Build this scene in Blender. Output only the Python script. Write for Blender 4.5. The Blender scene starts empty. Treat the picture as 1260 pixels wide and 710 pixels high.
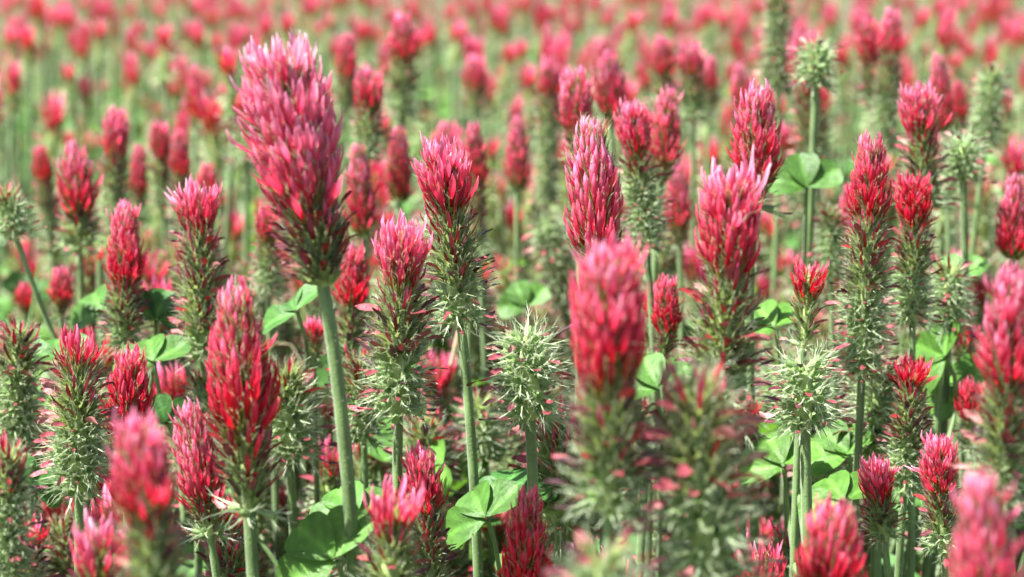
import bpy, math, random
import numpy as np
from mathutils import Vector, Matrix

# ------------------------------------------------------------------ camera, sky, sun, exposure
scene = bpy.context.scene
RNG = np.random.default_rng(7)
random.seed(7)
FPX = 2550.0                      # focal length in photograph pixels (1260 wide)
PITCH = math.atan((355 + 84) / FPX)
CAM = np.array([0.0, 0.0, 0.474])
FOCUS = 0.60

cam_data = bpy.data.cameras.new('camera')
cam = bpy.data.objects.new('camera', cam_data)
scene.collection.objects.link(cam)
cam.location = CAM
cam.rotation_euler = (math.pi / 2 - PITCH, 0, 0)
cam_data.sensor_width = 36.0
cam_data.lens = FPX / 1260 * 36.0
cam_data.clip_start = 0.02
cam_data.clip_end = 500
cam_data.dof.use_dof = True
cam_data.dof.focus_distance = FOCUS
cam_data.dof.aperture_fstop = cam_data.lens / 5.4
scene.camera = cam

SUN_EL, SUN_AZ = math.radians(61), math.radians(-110)      # azimuth from +Y (view direction), negative = left
to_sun = Vector((math.sin(SUN_AZ) * math.cos(SUN_EL), math.cos(SUN_AZ) * math.cos(SUN_EL), math.sin(SUN_EL)))
world = bpy.data.worlds.new('World')
scene.world = world
world.use_nodes = True
wn = world.node_tree.nodes
sky = wn.new('ShaderNodeTexSky')
sky.sky_type = 'NISHITA'
sky.sun_disc = False
sky.sun_elevation = SUN_EL
sky.sun_rotation = SUN_AZ
sky.air_density = 1.0
sky.dust_density = 2.0
wn['Background'].inputs['Strength'].default_value = 0.06
world.node_tree.links.new(sky.outputs[0], wn['Background'].inputs['Color'])
sun_data = bpy.data.lights.new('sun', 'SUN')
sun_data.energy = 5.0
sun_data.angle = math.radians(0.53)
sun_data.color = (1.0, 0.97, 0.92)
sun = bpy.data.objects.new('sun', sun_data)
sun.rotation_euler = to_sun.to_track_quat('Z', 'Y').to_euler()
sun.location = (-3, -1, 5)
scene.collection.objects.link(sun)

scene.view_settings.view_transform = 'Standard'
scene.view_settings.look = 'None'
scene.view_settings.gamma = 1.0
scene.view_settings.exposure = 2.0
scene.view_settings.use_curve_mapping = False
cy = scene.cycles
cy.max_bounces = 10
cy.diffuse_bounces = 5
cy.transmission_bounces = 6
cy.glossy_bounces = 2
cy.use_denoising = True
try:
    cy.denoiser = 'OPENIMAGEDENOISE'
except Exception:
    pass
COL = scene.collection

# ------------------------------------------------------------------ helpers
F_ = np.array([0, math.cos(PITCH), -math.sin(PITCH)])
U_ = np.array([0, math.sin(PITCH), math.cos(PITCH)])
R_ = np.array([1.0, 0, 0])


def ray(x, y):
    return F_ + R_ * (x - 630) / FPX - U_ * (y - 355) / FPX


def at(x, y, d):
    return CAM + ray(x, y) * d


def proj(p):
    v = np.asarray(p) - CAM
    d = v @ F_
    return 630 + FPX * (v @ R_) / d, 355 - FPX * (v @ U_) / d, d


class Geo:
    """Collects triangles with a colour for each vertex."""
    def __init__(self):
        self.v, self.f, self.c, self.n = [], [], [], 0

    def add(self, v, f, c):
        self.v.append(v)
        self.f.append(f + self.n)
        self.c.append(c)
        self.n += len(v)

    def stamp(self, tpl, rot, pos, scale, mul=None):
        v, f, c = tpl
        self.add((v * scale) @ rot.T + pos, f, c if mul is None else np.clip(c * mul, 0, 1))

    def arrays(self):
        if not self.v:
            return np.zeros((0, 3)), np.zeros((0, 3), int), np.zeros((0, 3))
        return np.concatenate(self.v), np.concatenate(self.f), np.concatenate(self.c)


def mesh_from(name, v, f, c, mat, smooth=True):
    me = bpy.data.meshes.new(name)
    nv, nf = len(v), len(f)
    me.vertices.add(nv)
    me.vertices.foreach_set('co', np.ascontiguousarray(v, dtype=np.float32).ravel())
    me.loops.add(nf * 3)
    me.loops.foreach_set('vertex_index', np.ascontiguousarray(f, dtype=np.int32).ravel())
    me.polygons.add(nf)
    me.polygons.foreach_set('loop_start', np.arange(0, nf * 3, 3, dtype=np.int32))
    me.polygons.foreach_set('use_smooth', np.full(nf, smooth, dtype=bool))
    a = me.color_attributes.new('tint', 'FLOAT_COLOR', 'POINT')
    c4 = np.ones((nv, 4), dtype=np.float32)
    c4[:, :3] = c
    a.data.foreach_set('color', c4.ravel())
    me.update(calc_edges=True)
    me.materials.append(mat)
    return me


def link(name, data, parent=None, loc=None, kind=None):
    o = bpy.data.objects.new(name, data)
    COL.objects.link(o)
    if parent is not None:
        o.parent = parent
    if loc is not None:
        o.location = loc
    if kind:
        o['kind'] = kind
    return o


def tag(o, label, cat, group=None):
    o['label'] = label
    o['category'] = cat
    if group:
        o['group'] = group


def norm(a):
    a = np.asarray(a, float)
    return a / (np.linalg.norm(a) + 1e-12)


def frame(d, out):
    """Columns X = outward side, Y, Z = direction."""
    z = norm(d)
    x = norm(out - z * (out @ z))
    return np.stack([x, np.cross(z, x), z], 1)


def lerp(a, b, t):
    return np.asarray(a, float) * (1 - t) + np.asarray(b, float) * t


# ------------------------------------------------------------------ materials
def material(name, rough, transl, spec=0.3, sheen=0.0, bump=0.0, bump_scale=2000, noise_amt=0.12, noise_scale=400, tgain=(1.15, 1.15, 1.0)):
    m = bpy.data.materials.new(name)
    m.use_nodes = True
    nt = m.node_tree
    N, Lk = nt.nodes, nt.links
    p = N['Principled BSDF']
    out = N['Material Output']
    at_ = N.new('ShaderNodeAttribute'); at_.attribute_name = 'tint'
    oi = N.new('ShaderNodeObjectInfo')
    mx = N.new('ShaderNodeMix'); mx.data_type = 'RGBA'; mx.blend_type = 'MULTIPLY'; mx.inputs['Factor'].default_value = 1
    Lk.new(at_.outputs['Color'], mx.inputs['A']); Lk.new(oi.outputs['Color'], mx.inputs['B'])
    geo = N.new('ShaderNodeNewGeometry')
    nz = N.new('ShaderNodeTexNoise'); nz.inputs['Scale'].default_value = noise_scale; nz.inputs['Detail'].default_value = 3
    Lk.new(geo.outputs['Position'], nz.inputs['Vector'])
    mr = N.new('ShaderNodeMapRange')
    mr.inputs['From Min'].default_value = 0.3; mr.inputs['From Max'].default_value = 0.7
    mr.inputs['To Min'].default_value = 1 - noise_amt; mr.inputs['To Max'].default_value = 1 + noise_amt
    Lk.new(nz.outputs['Fac'], mr.inputs['Value'])
    hs = N.new('ShaderNodeHueSaturation')
    Lk.new(mx.outputs['Result'], hs.inputs['Color']); Lk.new(mr.outputs['Result'], hs.inputs['Value'])
    Lk.new(hs.outputs['Color'], p.inputs['Base Color'])
    p.inputs['Roughness'].default_value = rough
    p.inputs['Specular IOR Level'].default_value = spec
    p.inputs['Sheen Weight'].default_value = sheen
    p.inputs['Sheen Roughness'].default_value = 0.4
    if bump:
        bz = N.new('ShaderNodeTexNoise'); bz.inputs['Scale'].default_value = bump_scale; bz.inputs['Detail'].default_value = 2
        Lk.new(geo.outputs['Position'], bz.inputs['Vector'])
        b = N.new('ShaderNodeBump'); b.inputs['Strength'].default_value = bump; b.inputs['Distance'].default_value = 0.0004
        Lk.new(bz.outputs['Fac'], b.inputs['Height']); Lk.new(b.outputs['Normal'], p.inputs['Normal'])
    if transl:
        t = N.new('ShaderNodeBsdfTranslucent')
        gm = N.new('ShaderNodeMix'); gm.data_type = 'RGBA'; gm.blend_type = 'MULTIPLY'; gm.inputs['Factor'].default_value = 1
        gm.clamp_result = True
        Lk.new(hs.outputs['Color'], gm.inputs['A']); gm.inputs['B'].default_value = (*tgain, 1)
        Lk.new(gm.outputs['Result'], t.inputs['Color'])
        ms = N.new('ShaderNodeMixShader'); ms.inputs['Fac'].default_value = transl
        Lk.new(p.outputs['BSDF'], ms.inputs[1]); Lk.new(t.outputs['BSDF'], ms.inputs[2])
        Lk.new(ms.outputs['Shader'], out.inputs['Surface'])
    return m


M_PETAL = material('petal', 0.42, 0.42, spec=0.22, sheen=0.0, bump=0.35, bump_scale=1500, tgain=(1.25, 1.0, 1.0))
M_WILT = material('wilted_petal', 0.5, 0.15, spec=0.45, bump=0.6, noise_amt=0.3)
M_CALYX = material('calyx', 0.45, 0.38, spec=0.4, sheen=0.1)
M_STEM = material('stem', 0.5, 0.0, spec=0.35, sheen=0.2, bump=0.6, noise_amt=0.3, noise_scale=90)
M_LEAF = material('leaf', 0.5, 0.38, spec=0.3, bump=0.6, bump_scale=900, noise_amt=0.26, noise_scale=160, tgain=(1.5, 1.35, 0.6))


def soil_material():
    m = bpy.data.materials.new('soil')
    m.use_nodes = True
    N, Lk = m.node_tree.nodes, m.node_tree.links
    p = N['Principled BSDF']
    tc = N.new('ShaderNodeTexCoord')
    nz = N.new('ShaderNodeTexNoise'); nz.inputs['Scale'].default_value = 9; nz.inputs['Detail'].default_value = 10; nz.inputs['Roughness'].default_value = 0.7
    Lk.new(tc.outputs['Object'], nz.inputs['Vector'])
    r = N.new('ShaderNodeValToRGB')
    r.color_ramp.elements[0].position = 0.3; r.color_ramp.elements[0].color = (0.035, 0.028, 0.016, 1)
    r.color_ramp.elements[1].position = 0.72; r.color_ramp.elements[1].color = (0.11, 0.12, 0.05, 1)
    Lk.new(nz.outputs['Fac'], r.inputs['Fac']); Lk.new(r.outputs['Color'], p.inputs['Base Color'])
    b = N.new('ShaderNodeBump'); b.inputs['Strength'].default_value = 0.8; b.inputs['Distance'].default_value = 0.02
    Lk.new(nz.outputs['Fac'], b.inputs['Height']); Lk.new(b.outputs['Normal'], p.inputs['Normal'])
    p.inputs['Roughness'].default_value = 0.95
    return m


# ------------------------------------------------------------------ ground
def build_ground():
    n = 40
    u = np.sign(np.linspace(-1, 1, n)) * np.abs(np.linspace(-1, 1, n)) ** 3 * 150
    X, Y = np.meshgrid(u, u + 1.2)
    Z = 0.004 * np.sin(X * 9) * np.cos(Y * 7) - 0.002
    v = np.stack([X, Y, Z], -1).reshape(-1, 3)
    i = (np.arange(n - 1)[:, None] * n + np.arange(n - 1)[None]).ravel()
    f = np.concatenate([np.stack([i, i + 1, i + n + 1], 1), np.stack([i, i + n + 1, i + n], 1)])
    me = mesh_from('ground', v, f, np.ones((len(v), 3)), soil_material())
    o = link('ground', me)
    o['kind'] = 'structure'


build_ground()


# ------------------------------------------------------------------ pieces of a head (unit length along z, x = outward)
def grid_faces(rows, cols):
    i = (np.arange(rows - 1)[:, None] * cols + np.arange(cols - 1)[None]).ravel()
    return np.concatenate([np.stack([i, i + 1, i + cols + 1], 1), np.stack([i, i + cols + 1, i + cols], 1)])


HUES = (0.0, 0.25, 0.5, 0.75, 1.0, -1.0)      # the last is the palest, whitish pink


def floret_tpl(hue, shape, lod):
    """A folded banner petal with the wing petals inside: slender, widest past the middle, pointed."""
    rg = np.random.default_rng(100 + shape)
    pale, hue = hue < 0, max(0.0, hue)
    base = lerp((0.50, 0.012, 0.055), (0.30, 0.005, 0.010), hue)
    mid = lerp((0.84, 0.037, 0.155), (0.60, 0.006, 0.018), hue ** 0.7)
    tip = lerp((0.95, 0.39, 0.57), (0.74, 0.03, 0.09), hue ** 0.55)
    if pale:
        base, mid, tip = np.array((0.62, 0.05, 0.14)), np.array((0.88, 0.17, 0.32)), np.array((0.94, 0.64, 0.76))
    rows, cols = {2: (8, 5), 1: (5, 3), 0: (3, 2)}[lod]
    wid = [0.071, 0.062, 0.078, 0.067][shape % 4] * (1.0 if lod else 1.25)
    curl = [-0.06, 0.03, -0.13, -0.02][shape % 4]
    ts = np.linspace(0, 1, rows)
    prof = np.interp(ts, [0, 0.3, 0.5, 0.68, 0.85, 0.95, 1], [0.45, 0.5, 0.75, 1.0, 0.8, 0.42, 0.06])
    vs, cs = [], []

    def sheet(w, zs, depth, x0, open_, cmul):
        v, c = [], []
        for k, t in enumerate(ts):
            for j in range(cols):
                a = (j / (cols - 1) * 2 - 1)
                ang = a * (1.9 - open_ * t)
                x = x0 + depth * prof[k] * (math.cos(ang)) * w + curl * t ** 2.2 + 0.05 * math.sin(math.pi * t) + 0.015 * math.sin(6 * t + shape)
                y = w * prof[k] * math.sin(ang) * 1.02
                wob = 0.012 * rg.standard_normal()
                v.append((x + wob * t, y + wob * 0.5, t * zs))
                cc = lerp(base, mid, min(1, t / 0.5)) if t < 0.5 else lerp(mid, tip, ((t - 0.5) / 0.5) ** 1.25)
                cc = lerp(cc, tip, 0.12 * abs(a) * t)
                c.append(np.clip(cc * cmul * (1.12 if abs(a) < 0.1 else (0.86 if abs(a) < 0.6 else 1.0)), 0, 0.97))
        return np.array(v), np.array(c)

    g = Geo()
    v, c = sheet(wid, 1.0, 1.0, 0.0, 0.9, 1.0)
    g.add(v, grid_faces(rows, cols), c)
    if lod == 2:
        v, c = sheet(wid * 0.6, 0.78, 0.9, -0.05, 0.2, 1.05)
        g.add(v, grid_faces(rows, cols), c)
    return g.arrays()


FLORET = {lod: {(h, s): floret_tpl(HUES[h], s, lod) for h in range(6) for s in range(4)} for lod in (0, 1, 2)}


def wilt_tpl(k, lod):
    """A shrivelled brown corolla, twisted and drooping."""
    rg = np.random.default_rng(300 + k)
    rows, cols = {2: (6, 3), 1: (4, 3), 0: (3, 2)}[lod]
    ts = np.linspace(0, 1, rows)
    dark = np.array([(0.10, 0.016, 0.026), (0.17, 0.022, 0.03), (0.32, 0.06, 0.08), (0.05, 0.014, 0.022), (0.40, 0.15, 0.145), (0.26, 0.015, 0.02)][k % 6])
    dark = dark * 0.72
    light = np.clip(dark * 1.6 + 0.015, 0, 1)
    v, c = [], []
    bend = rg.uniform(0.1, 0.7)
    tw = rg.uniform(-1.5, 1.5)
    for t in ts:
        w = np.interp(t, [0, 0.4, 0.75, 1], [0.06, 0.17, 0.15, 0.02])
        for j in range(cols):
            a = j / max(1, cols - 1) * 2 - 1
            ang = tw * t + 0.3
            y, x = w * a * math.cos(ang), w * a * math.sin(ang) + 0.05 * (1 - a * a)
            v.append((x + bend * t * t * 0.6 + 0.02 * rg.standard_normal(), y + 0.02 * rg.standard_normal(), t * (1 - 0.15 * bend)))
            c.append(lerp(light, dark, t * 0.8 + 0.2 * rg.random()))
    return np.array(v), grid_faces(rows, cols), np.array(c)


WILT = {lod: [wilt_tpl(k, lod) for k in range(6)] for lod in (0, 1, 2)}


def calyx_tpl(stage, k, lod):
    """Ribbed hairy tube with five needle teeth. stage 0 hugging, 1 opening, 2 a spread star."""
    rg = np.random.default_rng(500 + stage * 10 + k)
    tube = [np.array((0.24, 0.28, 0.06)), np.array((0.25, 0.34, 0.11)), np.array((0.29, 0.41, 0.18))][stage]
    tooth0 = [np.array((0.27, 0.29, 0.07)), np.array((0.29, 0.38, 0.14)), np.array((0.36, 0.48, 0.26))][stage]
    tooth1 = [np.array((0.24, 0.10, 0.05)), np.array((0.29, 0.25, 0.12)), np.array((0.42, 0.48, 0.28))][stage]
    hair = np.array((0.50, 0.58, 0.40))
    spread = [0.08, 0.20, 0.58][stage]
    g = Geo()
    n = 5 if lod else 4
    zt = 0.42
    rt = 0.13
    if lod > 0:
        v, c = [], []
        for z, r in ((0, 0.05), (0.25, 0.12), (zt, rt)):
            for j in range(n):
                a = 2 * math.pi * j / n
                v.append((r * math.cos(a), r * math.sin(a), z)); c.append(tube * (0.85 + 0.3 * rg.random()))
        f = []
        for r in range(2):
            for j in range(n):
                a, b = r * n + j, r * n + (j + 1) % n
                f += [(a, b, b + n), (a, b + n, a + n)]
        g.add(np.array(v), np.array(f), np.array(c))
    for j in range(n):
        a = 2 * math.pi * (j + 0.5) / n
        e = np.array((math.cos(a), math.sin(a), 0)); s = np.array((-math.sin(a), math.cos(a), 0))
        ln = rg.uniform(0.42, 0.62) * (1.0, 0.8, 1.0)[stage]
        sp = spread * rg.uniform(0.7, 1.3)
        d = norm(e * sp + np.array((0, 0, 1 - 0.4 * sp)))
        b0 = e * rt + np.array((0, 0, zt - 0.04))
        w = {2: 0.032, 1: 0.044, 0: 0.075}[lod]
        m_ = b0 + d * ln * 0.5 + e * 0.015
        tp = b0 + d * ln + np.array((0, 0, 0.03))
        if lod == 0:
            g.add(np.array([b0 * 0.6 - s * w, b0 * 0.6 + s * w, tp]), np.array([(0, 1, 2)]), np.array([tooth0, tooth0, tooth1]))
            continue
        g.add(np.array([b0 - s * w, b0 + s * w, m_ + s * w * 0.45, m_ - s * w * 0.45, tp]), np.array([(0, 1, 2), (0, 2, 3), (3, 2, 4)]),
              np.array([tooth0, tooth0, lerp(tooth0, tooth1, 0.5), lerp(tooth0, tooth1, 0.5), tooth1]))
        if lod == 2:
            for q in range((3, 4, 7)[stage]):
                t = rg.uniform(-0.4, 0.9)
                p = b0 + d * ln * t if t > 0 else b0 + np.array((0, 0, t * 0.7))
                hd = norm(d * rg.uniform(0.5, 1.1) + e * rg.uniform(0.0, 0.5) + s * rg.uniform(-0.5, 0.5))
                hw = norm(np.cross(hd, e + 0.1)) * 0.010
                g.add(np.array([p - hw, p + hw, p + hd * rg.uniform(0.2, 0.38)]), np.array([(0, 1, 2)]), np.stack([hair * 0.8, hair * 0.8, hair]))
        elif lod == 1:
            for q in range(2 if stage else 1):
                p = b0 + d * ln * rg.uniform(0, 0.7)
                hd = norm(e * 0.6 + s * rg.uniform(-0.9, 0.9) + np.array((0, 0, rg.uniform(0.1, 0.9))))
                hw = norm(np.cross(hd, e + 0.1)) * 0.02
                g.add(np.array([p - hw, p + hw, p + hd * 0.25]), np.array([(0, 1, 2)]), np.stack([hair * 0.8, hair * 0.8, hair]))
    return g.arrays()


CALYX = {lod: {(s, k): calyx_tpl(s, k, lod) for s in range(3) for k in range(3)} for lod in (0, 1, 2)}


def spindle(La, r, col):
    """The receptacle that carries the florets."""
    zs = np.array([-0.002, 0, 0.25, 0.6, 0.9, 1.0]) * 1.0
    zs = np.array([-0.0015, 0.0, La * 0.25, La * 0.6, La * 0.9, La])
    rs = np.array([0.45, 0.75, 1.0, 0.85, 0.45, 0.1]) * r
    n = 7
    v = [(rs[i] * math.cos(2 * math.pi * j / n), rs[i] * math.sin(2 * math.pi * j / n), zs[i]) for i in range(6) for j in range(n)]
    f = []
    for i in range(5):
        for j in range(n):
            a, b = i * n + j, i * n + (j + 1) % n
            f += [(a, b, b + n), (a, b + n, a + n)]
    return np.array(v), np.array(f), np.tile(np.array(col), (len(v), 1))


def gen_head(rg, L, W, fresh, wilt, hue, cone, lod, dens=1.0, pinkwilt=0.3, droop=1.0, extra=(), lfm=1.0, fade=1.0):
    flare = 0.0 if fresh > 0.05 and fresh + wilt >= 0.9 else 1.0
    """Returns receptacle, calyces, wilted corollas (triangles) and the placement of each fresh floret."""
    lf = min(max(W * 0.62, 0.0075), 0.0165) * lfm
    La = L - lf * (0.95 - 0.40 * cone) if fresh > 0.05 else L - W * 0.28
    La = max(La, L * 0.35)
    N = int(118 * (La / 0.045) * (0.021 / W) * dens)
    N = max(26, min(N, 260))
    zf = L * (1 - fresh) - 0.38 * lf
    zw = L * (1 - fresh - wilt) - 0.15 * lf
    if fresh > 0.05:
        La = max(La, zf + 0.2 * lf)
    if fresh <= 0.05:
        zf = 1e3
    cal, wl, fl = Geo(), Geo(), []
    lc_f, lc_s = lf * 0.70, W * 0.47
    r0 = W * 0.12
    zs_ = []
    ztmp = 0.0
    stp = La / N
    while ztmp < La:
        zs_.append(ztmp)
        ztmp += stp * ((0.48 if lod else 0.6) if ztmp > zf else (0.85 if ztmp > zw else 1.0))
    N = len(zs_)
    for i in range(N):
        z = zs_[i] + rg.normal(0, 0.0004)
        s = z / La
        phi = i * 2.399963 + rg.normal(0, 0.12)
        er = np.array((math.cos(phi), math.sin(phi), 0))
        r = r0 * (1.0 - 0.55 * max(0, s - 0.6) / 0.4)
        if z >= zf:
            top = min(1.0, max(0.0, (z - zf) / max(1e-4, La - zf)))
            if cone < 0.3:
                tdeg = (23 + 11 * top) if top < 0.72 else 34 * math.sqrt(rg.random())
            else:
                tdeg = (34 - 5 * max(0, cone - 0.2) - (14 + 12 * cone) * top ** (1.1 - 0.4 * cone)) * (1 if rg.random() > 0.35 * top else rg.random())
            th = math.radians(tdeg) + rg.normal(0, 0.055)
            lw = th
            ln = lf * (1 - 0.30 * cone * top ** 2) * rg.uniform(0.86, 1.14)
            if rg.random() < 0.05:
                th += rg.uniform(0.2, 0.5)
            h = hue + (0.48 - top) * 1.0 + rg.normal(0, 0.15)
            stage, lc = 0, lc_f
            thc = th + 0.05
            d = math.cos(th) * np.array((0, 0, 1)) + math.sin(th) * er
            fl.append((frame(d, er), er * r + np.array((0, 0, z)), ln, int(rg.integers(4)), (5 if h < -0.55 else int(round(min(1, max(0, h)) * 4))), rg.uniform(0.72, 1.2), top))
        elif z >= zw:
            k = (z - zw) / max(1e-6, min(zf, La) - zw)
            thc = math.radians((60 - 30 * k) if flare else (40 - 12 * k)) + rg.normal(0, 0.10)
            stage, lc = 1, (lerp(lc_s, lc_f, k * 0.6) if flare else lc_f * (0.72 + 0.28 * k))
            if not flare:
                r = r0 * (0.45 + 0.55 * min(1, k * 1.6))
            tw_ = thc + rg.normal(0.02, 0.16)
            d = math.cos(tw_) * np.array((0, 0, 1)) + math.sin(tw_) * er
            kk = int(rg.choice([2, 4])) if rg.random() < pinkwilt else int(([5, 5, 1, 0] if rg.random() < k else [0, 1, 3, 3])[int(rg.integers(4))])
            if k > 0.2 and rg.random() < (0.26 + 0.52 * k) * fade:
                # fading florets: still folded upright, gone maroon
                dk = rg.uniform(0.14, 0.40) + 0.75 * max(0, k - 0.45)
                td = math.radians(46 - 18 * k) + rg.normal(0, 0.09)
                d2 = math.cos(td) * np.array((0, 0, 1)) + math.sin(td) * er
                wl.stamp(FLORET[min(lod, 1)][(int(rg.integers(2, 5)), int(rg.integers(4)))], frame(d2, er), er * r + np.array((0, 0, z)), lf * rg.uniform(0.6, 0.9), np.array((dk * 1.15, dk * 1.1, dk * 1.5)))
            elif rg.random() < 0.85:
                wl.stamp(WILT[lod][kk], frame(d, er), er * (r + lc * 0.36 * math.sin(thc)) + np.array((0, 0, z + lc * 0.36 * math.cos(thc))), lc * rg.uniform(0.6, 0.9))
        else:
            zt = min(zw, La) if zw > 0 else La
            k = z / max(1e-6, zt)
            hi = 52 if wilt > 0.02 or fresh > 0.05 else 18
            thc = math.radians(hi + (104 - hi) * (1 - k) ** 1.3 * droop + (8 if hi > 50 else 0)) + rg.normal(0, 0.14)
            stage, lc = 2, lc_s * rg.uniform(0.85, 1.1)
            d = math.cos(thc) * np.array((0, 0, 1)) + math.sin(thc) * er
            if rg.random() < (0.74 if hi > 40 else 0.92):
                kk = int(rg.choice([2, 4])) if rg.random() < pinkwilt + 0.08 else int(rg.choice([0, 1, 3, 1]))
                wl.stamp(WILT[lod][kk], frame(d, er), er * (r + lc * 0.66 * math.sin(thc)) + np.array((0, 0, z + lc * 0.66 * math.cos(thc))), lc * rg.uniform(0.42, 0.66) * (1.0 if hi > 40 else 1.15))
        dc = math.cos(thc) * np.array((0, 0, 1)) + math.sin(thc) * er
        if lod > 0 or (stage > 0 and i % 3) or (stage == 0 and i % 3 == 0):
            cal.stamp(CALYX[lod][(stage, int(rg.integers(3)))], frame(dc, er), er * r + np.array((0, 0, z)), lc * rg.uniform(0.9, 1.1), rg.uniform(0.8, 1.15))
    for phi, th, z, mulz, h in extra:
        er = np.array((math.cos(phi), math.sin(phi), 0))
        d = math.cos(th) * np.array((0, 0, 1)) + math.sin(th) * er
        fl.append((frame(d, er), er * r0 * 0.6 + np.array((0, 0, z * L)), lf * mulz, 1, h, 1.15, 1.0))
    return spindle(La, W * (0.07 if not flare else 0.10 if fresh > 0.7 else 0.15), (0.30, 0.40, 0.13)), cal.arrays(), wl.arrays(), fl


def tube(P, rad, col0, col1, n=8):
    """Tube through the points P."""
    P = np.asarray(P)
    m = len(P)
    T = np.gradient(P, axis=0)
    v, c = [], []
    for i in range(m):
        t = norm(T[i])
        a = norm(np.cross(t, (0.3, 1, 0.1)))
        b = np.cross(t, a)
        k = i / (m - 1)
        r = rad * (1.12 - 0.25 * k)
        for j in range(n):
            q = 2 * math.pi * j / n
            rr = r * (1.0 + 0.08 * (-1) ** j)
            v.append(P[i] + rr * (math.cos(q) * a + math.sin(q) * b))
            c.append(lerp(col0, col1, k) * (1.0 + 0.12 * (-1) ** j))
    f = []
    for i in range(m - 1):
        for j in range(n):
            a, b = i * n + j, i * n + (j + 1) % n
            f += [(a, b, b + n), (a, b + n, a + n)]
    return np.array(v), np.array(f), np.array(c)


def bezier(p0, p1, p2, p3, m):
    t = np.linspace(0, 1, m)[:, None]
    return (1 - t) ** 3 * p0 + 3 * (1 - t) ** 2 * t * p1 + 3 * (1 - t) * t * t * p2 + t ** 3 * p3


def hairs_on(P, rad, cnt, rg, l0=0.0006, l1=0.0014):
    g = Geo()
    P = np.asarray(P)
    for _ in range(cnt):
        k = rg.uniform(0.35, 1) * (len(P) - 1)
        i = min(int(k), len(P) - 2)
        p = P[i] + (P[i + 1] - P[i]) * (k - i)
        t = norm(P[i + 1] - P[i])
        a = norm(np.cross(t, rg.standard_normal(3)))
        d = norm(a + t * rg.uniform(0.1, 0.9))
        w = np.cross(t, a) * 0.00005
        q = p + a * rad * 0.95
        g.add(np.array([q - w, q + w, q + d * rg.uniform(l0, l1)]), np.array([(0, 1, 2)]), np.full((3, 3), 0.72) * np.array((0.97, 1, 0.9)))
    return g.arrays()


FLORET_MESH = {k: mesh_from('floret', *t, M_PETAL) for k, t in FLORET[2].items()}


def head_meshes(rg, L, W, fresh, wilt, hue, cone, lod, **kw):
    sp, ca, wl, fl = gen_head(rg, L, W, fresh, wilt, hue, cone, lod, **kw)
    out = {'core': mesh_from('receptacle', *sp, M_STEM), 'calyx': mesh_from('calyx_cluster', *ca, M_CALYX) if len(ca[0]) else None,
           'wilt': mesh_from('wilted_florets', *wl, M_WILT) if len(wl[0]) else None, 'fl': fl}
    if lod < 2 and fl:
        g = Geo()
        for R, t, ln, sh, h, mul, top in fl:
            g.stamp(FLORET[lod][(h, sh)], R, t, ln, mul)
        out['florets'] = mesh_from('florets', *g.arrays(), M_PETAL)
    return out


def attach_head(root, hm, local, axis_rot, scale=1.0, hero=False):
    """flower_head > calyx_cluster, wilted_florets, each floret (or the joined florets of a distant head)."""
    h = link('flower_head', hm['core'], root)
    M = Matrix.Translation(Vector(local)) @ Matrix([list(r) + [0] for r in axis_rot] + [[0, 0, 0, 1]]) @ Matrix.Scale(scale, 4)
    h.matrix_basis = M
    if hm['calyx']:
        link('calyx_cluster', hm['calyx'], h, kind='stuff')
    if hm['wilt']:
        link('wilted_florets', hm['wilt'], h, kind='stuff')
    if hero:
        for R, t, ln, sh, hu, mul, top in hm['fl']:
            o = link('floret', FLORET_MESH[(hu, sh)], h)
            o.matrix_basis = Matrix([[R[0, 0] * ln, R[0, 1] * ln, R[0, 2] * ln, t[0]], [R[1, 0] * ln, R[1, 1] * ln, R[1, 2] * ln, t[1]],
                                     [R[2, 0] * ln, R[2, 1] * ln, R[2, 2] * ln, t[2]], [0, 0, 0, 1]])
            o.color = (mul, mul, mul, 1)
    elif 'florets' in hm:
        link('florets', hm['florets'], h, kind='stuff')
    return h


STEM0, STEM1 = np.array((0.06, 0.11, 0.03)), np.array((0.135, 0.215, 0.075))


def axis_frame(ax, spin):
    z = norm(ax)
    x = norm(np.cross((0.2, 1, 0), z))
    y = np.cross(z, x)
    c, s = math.cos(spin), math.sin(spin)
    return np.stack([x * c + y * s, -x * s + y * c, z], 1)


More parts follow.
